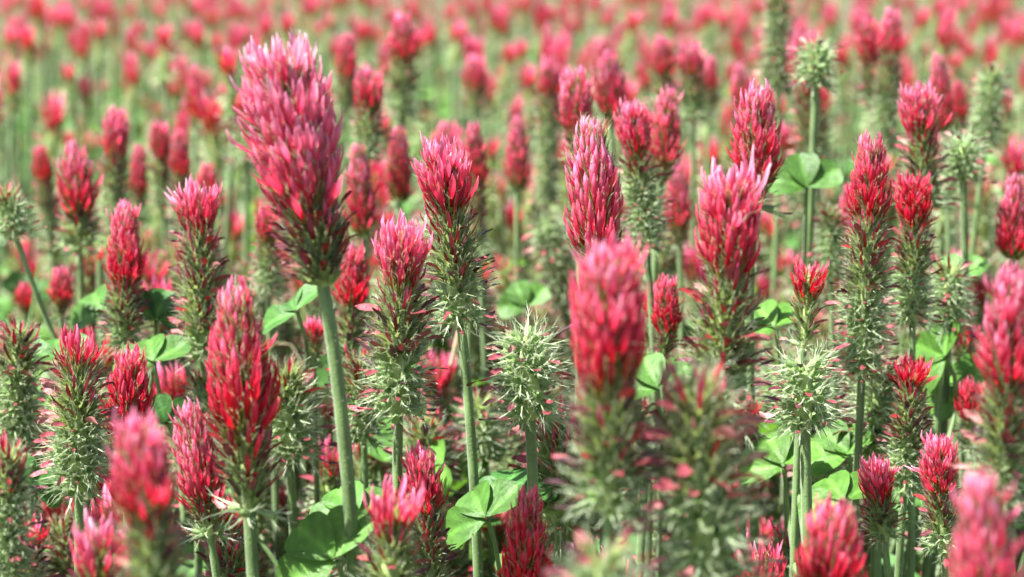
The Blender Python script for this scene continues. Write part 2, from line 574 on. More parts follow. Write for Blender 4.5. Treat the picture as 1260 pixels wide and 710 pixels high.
# ------------------------------------------------------------------ the clovers that can be told apart in the photograph
# x, y of the top; x, y of the head's base; width in photo pixels; distance m; fresh share; wilted share; hue 0 pink..1 crimson; cone; short name; label
HAND = [
    (338, 42, 398, 352, 152, 0.515, 0.66, 0.34, -0.14, 0.12, 'tallest pale pink clover', 'tallest and largest clover, pale pink plume leaning over a thick green stem'),
    (540, 162, 567, 398, 88, 0.605, 0.40, 0.36, 0.22, 0.0, 'flat topped pink clover', 'pink flat-topped clover with dark withered collar and silvery base on long bare stem'),
    (495, 264, 490, 505, 92, 0.57, 0.34, 0.38, 0.12, 0.1, 'bright pink tufted clover', 'bright pink tuft over brown withered florets, bristly pale base, in the picture centre'),
    (727, 147, 736, 335, 100, 0.625, 0.82, 0.15, 0.10, 0.9, 'pale pointed cone', 'pale pink pointed cone of crisp overlapping florets behind the blurred red head'),
    (748, 288, 750, 625, 118, 0.445, 0.54, 0.32, 0.45, 0.2, 'big blurred red clover', 'big blurred red clover in front centre with olive base'),
    (903, 196, 884, 505, 104, 0.525, 0.42, 0.40, 0.35, 0.1, 'loose ragged clover', 'large ragged clover with two pale loose petals standing up at its top'),
    (645, 386, 652, 512, 100, 0.585, 0.0, 0.12, 0.5, 0.0, 'pale bristly ball', 'pale green bristly seed head with a few brown tips and no petals'),
    (997, 312, 988, 428, 62, 0.635, 0.42, 0.50, 0.8, 0.1, 'small sparse red clover', 'small sparse red clover with few spiky florets just above a spiny star-shaped seed head'),
    (988, 422, 990, 520, 95, 0.60, 0.0, 0.15, 0.5, 0.0, 'spiny star seed head', 'spiny star-shaped green seed head with purple tips under the small sparse red clover'),
    (935, 103, 926, 255, 80, 0.665, 0.72, 0.2, 0.35, 0.6, 'plump crimson egg', 'plump egg-shaped crimson clover just behind the ragged one with two pale petals'),
    (1073, 165, 1058, 455, 70, 0.64, 0.34, 0.30, 0.6, 0.5, 'long column clover', 'very long slim clover column, red at its top and pale green below'),
    (1124, 208, 1122, 392, 60, 0.66, 0.36, 0.32, 0.9, 0.1, 'deep red brush', 'deep red brush-shaped clover with blackish green base beside the long slim column'),
    (1130, 97, 1137, 255, 64, 0.72, 0.42, 0.42, 0.2, 0.1, 'pink tipped clover', 'pink-tipped clover with upright separate florets above the deep red brush'),
    (1046, 228, 1040, 320, 34, 0.80, 0.7, 0.2, 0.35, 0.5, 'little pink clover', 'little pink clover peeping out along the side of the long slim column'),
    (290, 352, 307, 628, 118, 0.525, 0.60, 0.34, 0.55, 0.75, 'red cone clover', 'large sharp red cone-shaped clover on a pale green stem, pink at its tip'),
    (155, 248, 154, 425, 58, 0.69, 0.56, 0.30, 0.45, 0.55, 'neat crimson clover', 'neat crimson clover with mauve tip in front of two rounded leaves'),
    (243, 220, 250, 435, 74, 0.675, 0.28, 0.60, 0.3, 0.0, 'ragged withering clover', 'withering clover with ragged pink tuft and brown fringe all down its sides'),
    (92, 176, 97, 305, 62, 0.80, 0.62, 0.25, 0.25, 0.4, 'plump pinkish clover', 'plump pinkish red clover with pale top, low in front of a slim dark one'),
    (50, 178, 60, 280, 32, 0.98, 0.40, 0.35, 0.6, 0.3, 'slim dark clover', 'slim dark red clover touching the plump pinkish one'),
    (143, 128, 140, 270, 44, 0.88, 0.42, 0.30, 0.2, 0.1, 'tall pink crowned clover', 'pink-crowned clover with blunt top rising behind the neat crimson one'),
    (196, 147, 200, 250, 34, 0.96, 0.45, 0.3, 0.35, 0.2, 'twin red clover', 'smaller red clover with a white glint, one of two side by side'),
    (221, 160, 222, 265, 34, 0.94, 0.5, 0.3, 0.3, 0.5, 'paler twin clover', 'paler rosy clover, the lower of two standing side by side'),
    (171, 178, 170, 260, 26, 1.0, 0.7, 0.2, 0.25, 0.5, 'slender rosy clover', 'slender rosy clover squeezed between the pink-crowned one and the side by side pair'),
    (427, 40, 425, 140, 34, 1.08, 0.5, 0.35, 0.3, 0.4, 'dark rose clover', 'small dark rose clover peeping out right behind the tallest pale pink plume'),
    (455, 78, 452, 195, 50, 0.84, 0.46, 0.30, 0.3, 0.1, 'blunt bright red clover', 'blunt bright red clover with greenish neck next to the tallest pale pink plume'),
    (497, 16, 494, 140, 48, 0.98, 0.42, 0.35, 0.3, 0.4, 'high red clover', 'blurred red clover near the top edge above the flat-topped pink one'),
    (585, 66, 584, 140, 38, 1.18, 0.55, 0.3, 0.2, 0.3, 'lone round pink clover', 'lone round pink clover in the blurred back rows between the two front pink heads'),
    (440, 178, 447, 295, 50, 0.80, 0.85, 0.1, 0.3, 0.8, 'dusky rose clover', 'dusky rose cone between the tallest pale plume and the flat-topped pink clover'),
    (490, 155, 492, 248, 42, 0.86, 0.92, 0.05, 0.4, 0.6, 'soft salmon clover', 'soft salmon clover on bare green stem touching the flat-topped one'),
    (583, 150, 590, 310, 36, 0.82, 0.45, 0.45, 0.4, 0.4, 'hidden dark clover', 'dark red withering clover half hidden behind the flat-topped pink one'),
    (637, 143, 636, 235, 40, 0.90, 0.85, 0.1, 0.2, 0.6, 'blurred rosy clover', 'blurred rosy clover alone between the flat-topped pink one and the pale pointed cone'),
    (676, 70, 672, 245, 40, 0.98, 0.26, 0.2, 0.2, 0.3, 'green bodied clover', 'pink-capped clover with a long pale green body behind the pale pointed cone'),
    (708, 80, 712, 200, 54, 0.77, 0.66, 0.25, 0.15, 0.2, 'white tipped clover', 'clover with whitish upright petal tips directly above the pale pointed cone'),
    (748, 64, 752, 150, 52, 0.87, 0.8, 0.15, 0.2, 0.6, 'bushy rose clover', 'bushy rose clover behind the one with whitish upright tips'),
    (742, 46, 742, 110, 30, 1.15, 0.6, 0.2, 0.2, 0.5, 'tiny pink top', 'tiny blurred pink top poking out above the bushy rose clover'),
    (775, 120, 795, 305, 60, 0.71, 0.36, 0.18, 0.3, 0.1, 'leaning red crown', 'red-crowned clover with long bristly green body slanting beside the pale pointed cone'),
    (824, 108, 812, 225, 54, 0.77, 0.78, 0.2, 0.25, 0.7, 'rounded rose clover', 'rounded dark rose clover bowing over next to the slanting red-crowned one'),
    (815, 42, 816, 125, 38, 1.03, 0.55, 0.3, 0.3, 0.3, 'middle red clover', 'blurred red clover, first of three touching in a row near the top'),
    (850, 48, 852, 145, 46, 0.94, 0.45, 0.35, 0.2, 0.2, 'broad rosy clover', 'broad rosy clover with dark neck, middle of three touching in a row near the top'),
    (874, 68, 872, 140, 28, 1.08, 0.55, 0.3, 0.25, 0.4, 'third small clover', 'small rosy clover, last of three touching in a row near the top'),
    (986, 34, 1003, 205, 54, 0.92, 0.44, 0.40, 0.35, 0.2, 'clover behind pale ball', 'pink and brown clover partly covered by a pale spiky seed ball on a stalk'),
    (1004, 42, 1003, 102, 62, 0.77, 0.0, 0.12, 0.5, 0.0, 'pale ball on a stalk', 'pale spiky seed ball on a straight green stalk above two broad leaflets'),
    (1068, 18, 1076, 130, 38, 0.95, 0.5, 0.35, 0.35, 0.2, 'dark upper twin', 'darker red clover of a touching pair near the top above the long slim column'),
    (1098, 10, 1086, 180, 40, 0.92, 0.32, 0.30, 0.2, 0.4, 'rounded upper twin', 'round pink clover with long green body, one of a touching pair near the top'),
    (956, -12, 958, 112, 46, 0.93, 0.0, 0.2, 0.5, 0.3, 'green spent column', 'tall pale green spent column rising to the top edge above the plump crimson egg'),
    (1154, 66, 1160, 165, 40, 0.86, 0.85, 0.1, 0.3, 0.6, 'dusky pink clover', 'dusky pink clover tucked behind the pink-tipped one with separate florets'),
    (1184, 158, 1185, 218, 62, 0.74, 0.0, 0.1, 0.5, 0.0, 'side seed ball', 'greenish seed ball on a bare stalk beside the deep red brush'),
    (1222, 78, 1212, 175, 48, 0.88, 0.0, 0.15, 0.5, 0.4, 'leaning green head', 'pale green spent head leaning above a seed ball on a bare stalk'),
    (1180, 98, 1178, 165, 32, 1.02, 0.7, 0.2, 0.6, 0.4, 'soft red clover', 'soft red clover between the dusky pink one and the leaning green spent head'),
    (1248, 214, 1246, 320, 52, 0.74, 0.9, 0.1, 0.35, 0.5, 'edge rosy clover', 'rosy red clover cut by the picture edge above a big blurred pink one'),
    (1249, 325, 1236, 620, 92, 0.475, 0.48, 0.36, 0.12, 0.3, 'big pink edge clover', 'big soft pink clover with bristly green base cut by the picture edge'),
    (1152, 530, 1161, 672, 60, 0.60, 0.52, 0.34, 0.4, 0.1, 'low crisp red clover', 'crisp red clover low down with one pale petal sticking out sideways'),
    (1076, 558, 1088, 660, 56, 0.62, 0.52, 0.34, 0.35, 0.0, 'open starry clover', 'small open starry red clover with yellowish centre near the bottom'),
    (1028, 615, 1018, 790, 108, 0.475, 0.70, 0.2, 0.6, 0.5, 'bottom crimson blur', 'wide blurred crimson clover rising from the bottom edge in front of two crossing stems'),
    (1206, 582, 1214, 830, 112, 0.405, 0.85, 0.1, 0.3, 0.7, 'bottom pink blur', 'very blurred dull pink clover rising from the bottom edge by the corner'),
    (650, 603, 646, 760, 84, 0.56, 0.9, 0.1, 0.85, 0.8, 'red bud cone', 'dense bright red cone at the bottom edge under the pale bristly seed head'),
    (487, 585, 478, 760, 92, 0.505, 0.38, 0.35, 0.05, 0.0, 'pale pink bottom clover', 'pale pink open clover with cream base at the bottom edge beside a broad leaf'),
    (516, 548, 535, 760, 62, 0.575, 0.36, 0.40, 0.45, 0.3, 'red clover behind it', 'red clover fading to brown behind the pale pink open one at the bottom'),
    (128, 628, 118, 780, 88, 0.49, 0.5, 0.3, 0.0, 0.0, 'corner pink clover', 'blurred pale pink clover with few broad petals near the bottom corner'),
    (166, 508, 198, 760, 102, 0.425, 0.46, 0.36, 0.3, 0.4, 'leaning blurred clover', 'blurred rose clover with olive body leaning in front of the pink corner one'),
    (232, 496, 258, 660, 76, 0.56, 0.72, 0.2, 0.1, 0.7, 'slanted pink clover', 'slanted pink clover tucked behind the large sharp red cone'),
    (160, 428, 156, 560, 78, 0.62, 0.85, 0.12, 0.75, 0.5, 'wide red clover', 'wide bright red clover under the neat crimson one, its foot hidden'),
    (94, 410, 96, 600, 88, 0.60, 0.17, 0.40, 0.4, 0.3, 'brown fringed seed column', 'spent column with pinkish brown fringe and a tiny red tuft on top'),
    (328, 250, 330, 360, 42, 0.77, 0.40, 0.25, 0.3, 0.1, 'small red cap', 'small blunt red cap on green neck behind the tallest pale plume'),
    (275, 608, 285, 750, 74, 0.64, 0.3, 0.6, 0.9, 0.2, 'dark clover behind stem', 'dark red withering clover behind the stem of the large sharp red cone'),
    (436, 300, 430, 440, 52, 0.70, 0.5, 0.35, 0.6, 0.3, 'red clover behind tuft', 'red clover half hidden behind the bright pink tufted one'),
    (384, 392, 386, 450, 30, 0.70, 0.35, 0.4, 0.3, 0.3, 'small faded clover', 'small faded pinkish clover close beside the thick stem of the tallest plume'),
    (690, 500, 690, 640, 112, 0.635, 0.0, 0.85, 0.5, 0.0, 'pinkish fringe head', 'spent head with pinkish brown fringe behind the stem of the pale bristly seed head'),
    (848, 448, 880, 760, 150, 0.45, 0.0, 0.45, 0.5, 0.2, 'huge blurred spent head', 'huge blurred spent head with dull pink specks, front of the loose ragged clover'),
    (740, 660, 742, 800, 118, 0.385, 0.0, 0.2, 0.5, 0.0, 'out of focus pale head', 'completely blurred pale seed head at the bottom edge in front of all others'),
    (916, 486, 914, 575, 52, 0.66, 0.35, 0.6, 1.0, 0.2, 'dark shaded clover', 'dark shaded maroon clover under the base of the loose ragged one'),
    (1124, 436, 1114, 600, 66, 0.64, 0.22, 0.45, 0.95, 0.0, 'maroon spiked clover', 'maroon clover with few upright spikes and dark green body under the deep red brush'),
    (1194, 466, 1196, 560, 44, 0.70, 0.5, 0.3, 0.9, 0.4, 'dark red shade clover', 'dark red clover in shade in front of the bright lime leaf'),
    (1184, 392, 1184, 450, 36, 0.74, 0.5, 0.3, 0.7, 0.4, 'small red bud', 'small red clover just above the bright lime leaf'),
    (34, 636, 24, 770, 68, 0.56, 0.3, 0.6, 0.9, 0.2, 'dark corner clover', 'dark red withered clover in the bottom corner beside the pale pink blurred one'),
    (22, 395, 20, 550, 72, 0.66, 0.0, 0.4, 0.5, 0.3, 'edge seed head', 'dull green spent head at the picture edge below a bare slanting stem'),
    (10, 545, 8, 720, 74, 0.53, 0.0, 0.35, 0.5, 0.3, 'lower edge seed head', 'spent head with dark tips at the picture edge above the dark corner clover'),
    (75, 328, 76, 392, 34, 0.78, 0.65, 0.25, 0.4, 0.5, 'salmon bud', 'small salmon red clover below the plump pinkish one'),
    (31, 348, 31, 395, 24, 0.9, 0.6, 0.3, 0.7, 0.4, 'tiny red bud', 'tiny red clover beside a slanting stem near the picture edge'),
    (1168, 318, 1168, 400, 62, 0.70, 0.0, 0.25, 0.5, 0.0, 'side pink specked head', 'spent bristly ball with pink specks beside the base of the deep red brush'),
    (1082, 440, 1080, 560, 90, 0.665, 0.0, 0.25, 0.5, 0.0, 'pale spiky cluster', 'pale green spiky seed head behind the two crossing thick stems'),
    (822, 338, 818, 440, 46, 0.68, 0.65, 0.3, 0.6, 0.4, 'narrow red clover', 'narrow red clover squeezed between the big blurred red one and the ragged one'),
    (832, 202, 836, 300, 42, 0.84, 0.75, 0.2, 0.2, 0.5, 'faint pink clover', 'soft pink clover below the rounded dark rose one'),
    (910, 80, 912, 165, 34, 1.0, 0.6, 0.3, 0.25, 0.5, 'pink clover behind egg', 'soft pink clover peeping out behind the plump crimson egg'),
    (255, 200, 256, 262, 34, 0.92, 0.6, 0.3, 0.5, 0.4, 'crimson blur behind tuft', 'blurred crimson clover directly behind the ragged pink tuft'),
    (590, 480, 596, 560, 70, 0.72, 0.0, 0.3, 0.5, 0.0, 'small spent ball', 'small dull spent ball between two bare green stems in the middle'),
    (520, 505, 525, 600, 80, 0.70, 0.0, 0.45, 0.5, 0.1, 'brown tipped spent head', 'brown-tipped spent head in shade behind the stem of the bright pink tuft'),
    (352, 440, 356, 560, 84, 0.66, 0.0, 0.4, 0.5, 0.1, 'spent head by thick stem', 'pale spent head between the large sharp red cone and the thick stem'),
    (440, 430, 446, 540, 72, 0.66, 0.0, 0.5, 0.5, 0.1, 'brown spent head', 'brownish spent head next to the thick stem behind the bright pink tuft'),
    (255, 455, 250, 540, 60, 0.68, 0.0, 0.3, 0.5, 0.1, 'spent head behind cone', 'dull spent head half covered by the large sharp red cone'),
    (0, 228, 19, 288, 56, 0.72, 0.0, 0.4, 0.5, 0.2, 'slanting seed head', 'dull spent head cut by the picture edge on a bare slanting stem'),
    (1020, 250, 1022, 340, 46, 0.78, 0.0, 0.3, 0.5, 0.2, 'spent head below leaf', 'pale spent head under the two broad leaflets beside the long slim column'),
]


SPECIAL = {'tallest pale pink clover': dict(dens=2.6, pinkwilt=0.1, lfm=0.92, fade=0.8), 'huge blurred spent head': dict(pinkwilt=0.85),
           'pinkish fringe head': dict(pinkwilt=0.6), 'brown fringed seed column': dict(pinkwilt=0.55),
           'loose ragged clover': dict(extra=((0.3, 0.12, 0.77, 1.45, 5), (-0.2, 0.40, 0.74, 1.4, 5), (2.9, 0.2, 0.76, 1.25, 5)), pinkwilt=0.1),
           'ragged withering clover': dict(extra=((3.1, 0.85, 0.78, 1.1, 5), (3.4, 0.70, 0.80, 1.05, 5), (2.8, 0.2, 0.78, 1.1, 5)), pinkwilt=0.6),
           'pale pink bottom clover': dict(dens=0.6, lfm=1.12), 'corner pink clover': dict(dens=0.55, lfm=1.12), 'low crisp red clover': dict(extra=((3.2, 1.15, 0.62, 1.1, 5),)), 'small sparse red clover': dict(dens=0.5), 'pale bristly ball': dict(pinkwilt=0.3), 'spiny star seed head': dict(pinkwilt=0.0)}


def build_plant(top, base_px, W, D, fresh, wilt, hue, cone, label, seed, hero, short):
    rg = np.random.default_rng(1000 + seed)
    pt = at(top[0], top[1], D)
    d = ray(*base_px)
    lean = rg.normal(0, 0.03)
    pb = CAM + d * ((pt[1] - CAM[1]) / d[1])
    L = np.linalg.norm(pt - pb)
    pb = pb + np.array((0, lean * L, 0))
    pt_axis = norm(pt - pb)
    L = np.linalg.norm(pt - pb)
    Wm = W * D / FPX
    lod = 2 if D < 0.76 else 1
    hm = head_meshes(rg, L, Wm, fresh, wilt, hue, cone, lod, **dict(dict(pinkwilt=rg.uniform(0.05, 0.35)), **SPECIAL.get(short, {})))
    tilt = pt_axis[:2] / pt_axis[2]
    foot = np.array((pb[0] - tilt[0] * pb[2] * {'slanting seed head': 1.0}.get(short, 0.22) + rg.normal(0, 0.008), pb[1] - tilt[1] * pb[2] * 0.3 + rg.normal(0, 0.012), 0.0))
    root = link('crimson_clover', None, loc=foot)
    root.empty_display_size = 0.02
    tag(root, label, 'clover', 'crimson clovers that can be told apart')
    lp = pb - foot
    P = bezier(np.zeros(3) - (0, 0, 0.004), np.array((0, 0, lp[2] * 0.35)), lp - pt_axis * lp[2] * 0.22, lp, 18)
    rad = min(max(Wm * 0.076, 0.0011), 0.00195)
    tone = rg.uniform(0.85, 1.15)
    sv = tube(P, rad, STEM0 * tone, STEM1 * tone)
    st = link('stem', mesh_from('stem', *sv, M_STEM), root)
    if D < 0.7:
        hv = hairs_on(P, rad, 260, rg)
        link('stem_hairs', mesh_from('stem_hairs', *hv, M_CALYX, smooth=False), st, kind='stuff')
    attach_head(root, hm, lp, axis_frame(pt_axis, 0.0), 1.0, hero and lod == 2)
    return root, foot, P


plants = []
for i, (xt, yt, xb, yb, w, D, fr, wi, hu, co, short, label) in enumerate(HAND):
    plants.append(build_plant((xt, yt), (xb, yb), w, D, fr, wi, hu, co, label, i, True, short))
by_short = {h[10]: plants[i] for i, h in enumerate(HAND)}


# ------------------------------------------------------------------ leaves
def leaflet_tpl(k, lod):
    """Broad obovate leaflet lying in xy from the origin along +y, folded along the midrib, paler veins."""
    rg = np.random.default_rng(700 + k)
    rows, cols = {2: (11, 9), 1: (4, 3)}[lod]
    v, c = [], []
    for i in range(rows):
        t = i / (rows - 1)
        hw = np.interp(t, [0, 0.12, 0.35, 0.6, 0.8, 0.92, 1], [0.03, 0.16, 0.36, 0.46, 0.44, 0.33, 0.10])
        for j in range(cols):
            a = j / (cols - 1) * 2 - 1
            y = t - 0.05 * max(0, 1 - abs(a) * 2.2) * (t > 0.95)
            z = 0.28 * abs(a) * hw + 0.09 * math.sin(t * 3 + k) - 0.05 * t + (0.012 * math.sin(14 * t + 5 * a + k) if lod == 2 else 0)
            v.append((hw * a, y, z))
            vein = 1.0 + (0.7 if abs(a) < 0.02 else 0.0) + (0.28 * (0.5 + 0.5 * math.cos((t - abs(a) * 0.35) * 44)) if lod == 2 else 0)
            c.append(np.array((0.052, 0.135, 0.026)) * vein)
    return np.array(v), grid_faces(rows, cols), np.array(c)


LEAFLET_MESH = [mesh_from('leaflet', *leaflet_tpl(k, 2), M_LEAF) for k in range(3)]


def add_leaf(owner, px, py, D, size, normal, roll, tint=(1, 1, 1), spread=1.15, scales=(1, 0.95, 0.95)):
    root, foot, P = owner
    c = at(px, py, D)
    n = norm(normal)
    ref = norm(np.cross(n, (0.0, 1.0, 0.05)))
    ref2 = np.cross(n, ref)
    # petiole from the plant's own stem
    target = P + foot
    zi = np.argmin(np.abs(target[:, 2] - max(0.05, c[2] - 0.07)))
    s = target[zi]
    mid = (s + c) / 2 + np.array((0, 0, -0.02))
    Pp = bezier(s, s + np.array((0, 0, 0.02)), c - n * 0.02 + (0, 0, -0.015), c, 10) - foot
    leaf = link('leaf', mesh_from('leaf', *tube(Pp, 0.0008, STEM0 * 1.3, STEM1, 6), M_STEM), root)
    for q in range(3):
        a = roll + (q - 1) * spread
        y = math.cos(a) * ref2 + math.sin(a) * ref
        x = np.cross(y, n)
        sc = size * scales[q]
        o = link('leaflet', LEAFLET_MESH[q], leaf)
        lc = c - foot + y * size * 0.04
        tl = n * 0.25 + y
        y2 = norm(y + n * random.uniform(-0.15, 0.25)); n2 = np.cross(x, y2)
        o.matrix_basis = Matrix([[x[0] * sc, y2[0] * sc, n2[0] * sc, lc[0]], [x[1] * sc, y2[1] * sc, n2[1] * sc, lc[1]], [x[2] * sc, y2[2] * sc, n2[2] * sc, lc[2]], [0, 0, 0, 1]])
        f = random.uniform(0.85, 1.15)
        o.color = (tint[0] * f, tint[1] * f, tint[2] * f, 1)
    return leaf


LIME = (1.4, 1.3, 1.0)
LEAVES = [
    ('pale pink bottom clover', 415, 690, 0.535, 0.023, (-0.25, -0.75, 0.6), 2.6, LIME),
    ('flat topped pink clover', 600, 640, 0.61, 0.021, (-0.45, -0.7, 0.55), 3.1, (1.15, 1.08, 0.95)),
    ('small red cap', 366, 385, 0.67, 0.019, (-0.5, -0.45, 0.7), 3.0, (1, 1, 1.1)),
    ('pale ball on a stalk', 993, 232, 0.735, 0.020, (-0.1, -0.8, 0.55), 3.14, (1.15, 1.08, 0.95)),
    ('neat crimson clover', 128, 385, 0.74, 0.020, (-0.3, -0.6, 0.6), 2.9, (1.1, 1.05, 1)),
    ('neat crimson clover', 192, 395, 0.70, 0.018, (0.1, -0.7, 0.5), 3.2, (0.8, 0.9, 1)),
    ('wide red clover', 190, 448, 0.67, 0.019, (-0.2, -0.6, 0.7), 3.0, (1.15, 1.1, 1)),
    ('edge seed head', 72, 440, 0.68, 0.018, (-0.2, -0.5, 0.8), 3.0, (1, 1, 1)),
    ('green bodied clover', 648, 378, 0.80, 0.016, (-0.2, -0.8, 0.4), 3.1, (1.3, 1.2, 1.1)),
    ('dark red shade clover', 1195, 482, 0.71, 0.022, (-0.3, -0.6, 0.6), 2.7, LIME),
    ('deep red brush', 1165, 440, 0.70, 0.020, (-0.7, -0.6, 0.2), 3.1, (1.3, 1.2, 1.0)),
    ('spiny star seed head', 955, 405, 0.68, 0.019, (-0.3, -0.6, 0.7), 2.9, LIME),
    ('long column clover', 1045, 560, 0.66, 0.020, (-0.3, -0.6, 0.7), 2.8, (1.3, 1.2, 1)),
    ('spiny star seed head', 965, 575, 0.65, 0.021, (-0.2, -0.7, 0.6), 3.0, (1.5, 1.35, 1)),
    ('pale bristly ball', 632, 615, 0.625, 0.020, (-0.1, -0.5, 0.8), 3.1, (0.9, 1, 1.1)),
    ('tallest pale pink clover', 440, 640, 0.57, 0.020, (-0.2, -0.5, 0.8), 2.8, (1.2, 1.15, 1)),
    ('spent head by thick stem', 205, 520, 0.67, 0.014, (-0.1, -0.9, 0.3), 3.1, (0.8, 0.9, 1.0)),
    ('lower edge seed head', 40, 600, 0.62, 0.015, (0.3, -0.85, 0.3), 3.1, (0.85, 0.95, 1.0)),
    ('narrow red clover', 810, 480, 0.66, 0.02, (-0.2, -0.6, 0.7), 3.0, (1.2, 1.1, 1.0)),
    ('side seed ball', 1180, 350, 0.76, 0.02, (-0.3, -0.6, 0.7), 3.0, (1.1, 1.1, 1.0)),
    ('open starry clover', 1040, 620, 0.63, 0.02, (-0.3, -0.6, 0.7), 3.0, (1.4, 1.3, 1.0)),
]
for nm, px, py, D, sz, n, roll, tint in LEAVES:
    add_leaf(by_short[nm], px, py, D, sz * 0.70, n, roll, tint)


# ------------------------------------------------------------------ the other clovers of the field
def scatter():
    pts = []
    cell = {}
    rg = np.random.default_rng(42)
    R2 = 0.031
    for _ in range(26000):
        d = math.sqrt(rg.uniform(0.55 ** 2, 3.3 ** 2))
        hw = 0.25 * d + 0.22
        x = rg.uniform(-hw, hw)
        k = (int(x / R2 + 1000), int(d / R2))
        cl = math.sin(x * 9 + 2 * math.sin(d * 5)) + math.sin(d * 8 + 3 * math.sin(x * 6 + 1)) + 0.6 * math.sin(23 * x + 17 * d)
        ok = rg.random() < (0.98 if d < 1.0 else 0.8 if d < 1.6 else 0.62) * min(1, max(0.25, 0.75 + 0.3 * cl))
        for a in (-1, 0, 1):
            for b in (-1, 0, 1):
                for q in cell.get((k[0] + a, k[1] + b), ()):
                    if (q[0] - x) ** 2 + (q[1] - d) ** 2 < R2 * R2:
                        ok = False
        if ok:
            cell.setdefault(k, []).append((x, d))
            pts.append((x, d))
    return pts


rg = np.random.default_rng(77)
def low_extra():
    r_ = np.random.default_rng(4)
    return [(r_.uniform(-0.27 * d, 0.27 * d), d) for d in np.sqrt(r_.uniform(0.66 ** 2, 1.10 ** 2, 330))]


hand_px = [(h[0], h[1], h[2], h[3], h[4], h[5]) for h in HAND]
cands = []
for x, y, extra_low in [(a, b, 0) for a, b in scatter()] + [(a, b, 1) for a, b in low_extra()]:
    kindr = rg.random()
    if extra_low:
        z = rg.uniform(0.24, 0.33 + 0.03 * (y > 0.85))
    elif y < 0.8:
        z = rg.uniform(0.24, 0.335 + 0.02 * (y > 0.68))
    else:
        z = rg.normal(0.393, 0.017) if kindr < 0.55 else rg.uniform(0.27, 0.385)
    L = rg.uniform(0.030, 0.052)
    W = rg.uniform(0.016, 0.022) * (0.86 if y > 1.3 else 1.0)
    px, py, D = proj((x, y, z))
    w = FPX * W / D
    l = FPX * L / D
    inframe = -20 < px < 1280 and py < 715 and py + l > 0
    bad = False
    for (hx, hy, hx2, hy2, hwid, hD) in hand_px:
        if abs(px - (hx + hx2) / 2) < (w + hwid) * 0.42 and py < hy2 and py + l > hy:
            if D < hD + 0.015:
                bad = True
            elif D < hD + 0.12 and abs(px - hx) < (w + hwid) * 0.5 and py < hy + 0.3 * (hy2 - hy) and hD > 0.7:
                bad = True        # keeps the hand-placed outlines readable
    # keep stems of the near clovers from growing into each other
    if not bad:
        cands.append((x, y, z, L, W, px, py, w, inframe, kindr))

N_IND = 300 - len(HAND)
vis = sorted([c for c in cands if c[8]], key=lambda c: -c[7])
indiv = vis[:N_IND]
rest = vis[N_IND:] + [c for c in cands if not c[8]]

VAR = []
vr = np.random.default_rng(9)
specs = [(0.42, 0.22, 0.2, 0.1), (0.36, 0.2, 0.35, 0.2), (0.55, 0.2, 0.3, 0.4), (0.8, 0.12, 0.25, 0.8), (0.36, 0.3, 0.15, 0.0), (0.45, 0.25, 0.55, 0.1), (0.32, 0.2, 0.3, 0.1),
         (0.5, 0.2, 0.4, 0.3), (0.6, 0.2, 0.1, 0.3), (0.3, 0.35, 0.5, 0.1), (0.0, 0.2, 0.5, 0.2), (0.0, 0.45, 0.5, 0.2), (0.0, 0.1, 0.5, 0.0), (0.12, 0.5, 0.6, 0.2)]
for fr, wi, hu, co in specs:
    VAR.append([(head_meshes(vr, L, 0.019, fr, wi, hu, co, 1), L) for L in (0.036, 0.046)])
STEM_SHARED = []
for k in range(5):
    P = bezier(np.array((0, 0, -0.01)), np.array((vr.normal(0, 0.03), vr.normal(0, 0.03), 0.4)), np.array((vr.normal(0, 0.01), 0, 0.7)), np.array((0, 0, 1.0)), 9)
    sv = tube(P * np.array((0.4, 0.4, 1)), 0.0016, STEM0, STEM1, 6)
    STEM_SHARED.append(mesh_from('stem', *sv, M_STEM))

anchors = [(h[10], h[0], h[1]) for h in HAND if h[5] < 1.2]
ORD = ['', 'second ', 'third ', 'fourth ', 'fifth ', 'sixth ', 'seventh ', 'eighth ', 'ninth ', 'tenth ', 'eleventh ', 'twelfth ']
used = {}
pend = []
for (x, y, z, L, W, px, py, w, _, kr) in indiv:
    low = z < 0.37
    if low:
        vi = int(rg.choice([9, 10, 10, 11, 11, 12, 13, 6, 5]))
    else:
        vi = int(rg.choice([0, 1, 2, 3, 4, 5, 6, 7, 8, 9, 10, 13]))
    hm, HL = VAR[vi][0 if L < 0.041 else 1]
    sc = W / 0.019
    Lh = HL * sc
    root = link('crimson_clover', None, loc=(x, y, 0))
    root.empty_display_size = 0.02
    st = link('stem', STEM_SHARED[int(rg.integers(5))], root)
    zb = z - Lh
    st.scale = (1, 1, zb)
    ax = norm((rg.normal(-0.03, 0.17), rg.normal(0, 0.14), 1))
    h = attach_head(root, hm, (0, 0, zb - 0.001), axis_frame(ax, rg.uniform(0, 6.28)), sc)
    a = min(anchors, key=lambda q: (q[1] - px) ** 2 + (q[2] - py) ** 2)
    dx, dy = px - a[1], py - a[2]
    if abs(dy) > abs(dx) * 2:
        di = 'above' if dy < 0 else 'below'
    elif abs(dx) > abs(dy) * 2:
        di = 'left of' if dx < 0 else 'right of'
    else:
        di = ('above and ' if dy < 0 else 'below and ') + ('left of' if dx < 0 else 'right of')
    what = 'spent green' if vi in (10, 11, 12) else ('fading' if vi in (13, 9) else 'crimson')
    pend.append((root, what, 'low' if low else 'soft-focus', di, a[0], dx * dx + dy * dy))
pend.sort(key=lambda p: p[5])
for root, what, lo, di, an, _ in pend:
    k = used.get((what, lo, di, an), 0)
    used[(what, lo, di, an)] = k + 1
    text = f'{lo} {what} clover, the {ORD[min(k, 11)]}closest {di} the {an}'
    if len(text.split()) > 15:
        text = f'{lo} {what} clover, {ORD[min(k, 11)]}closest {di} {an}'
    tag(root, text, 'clover', 'crimson clovers of the field behind')

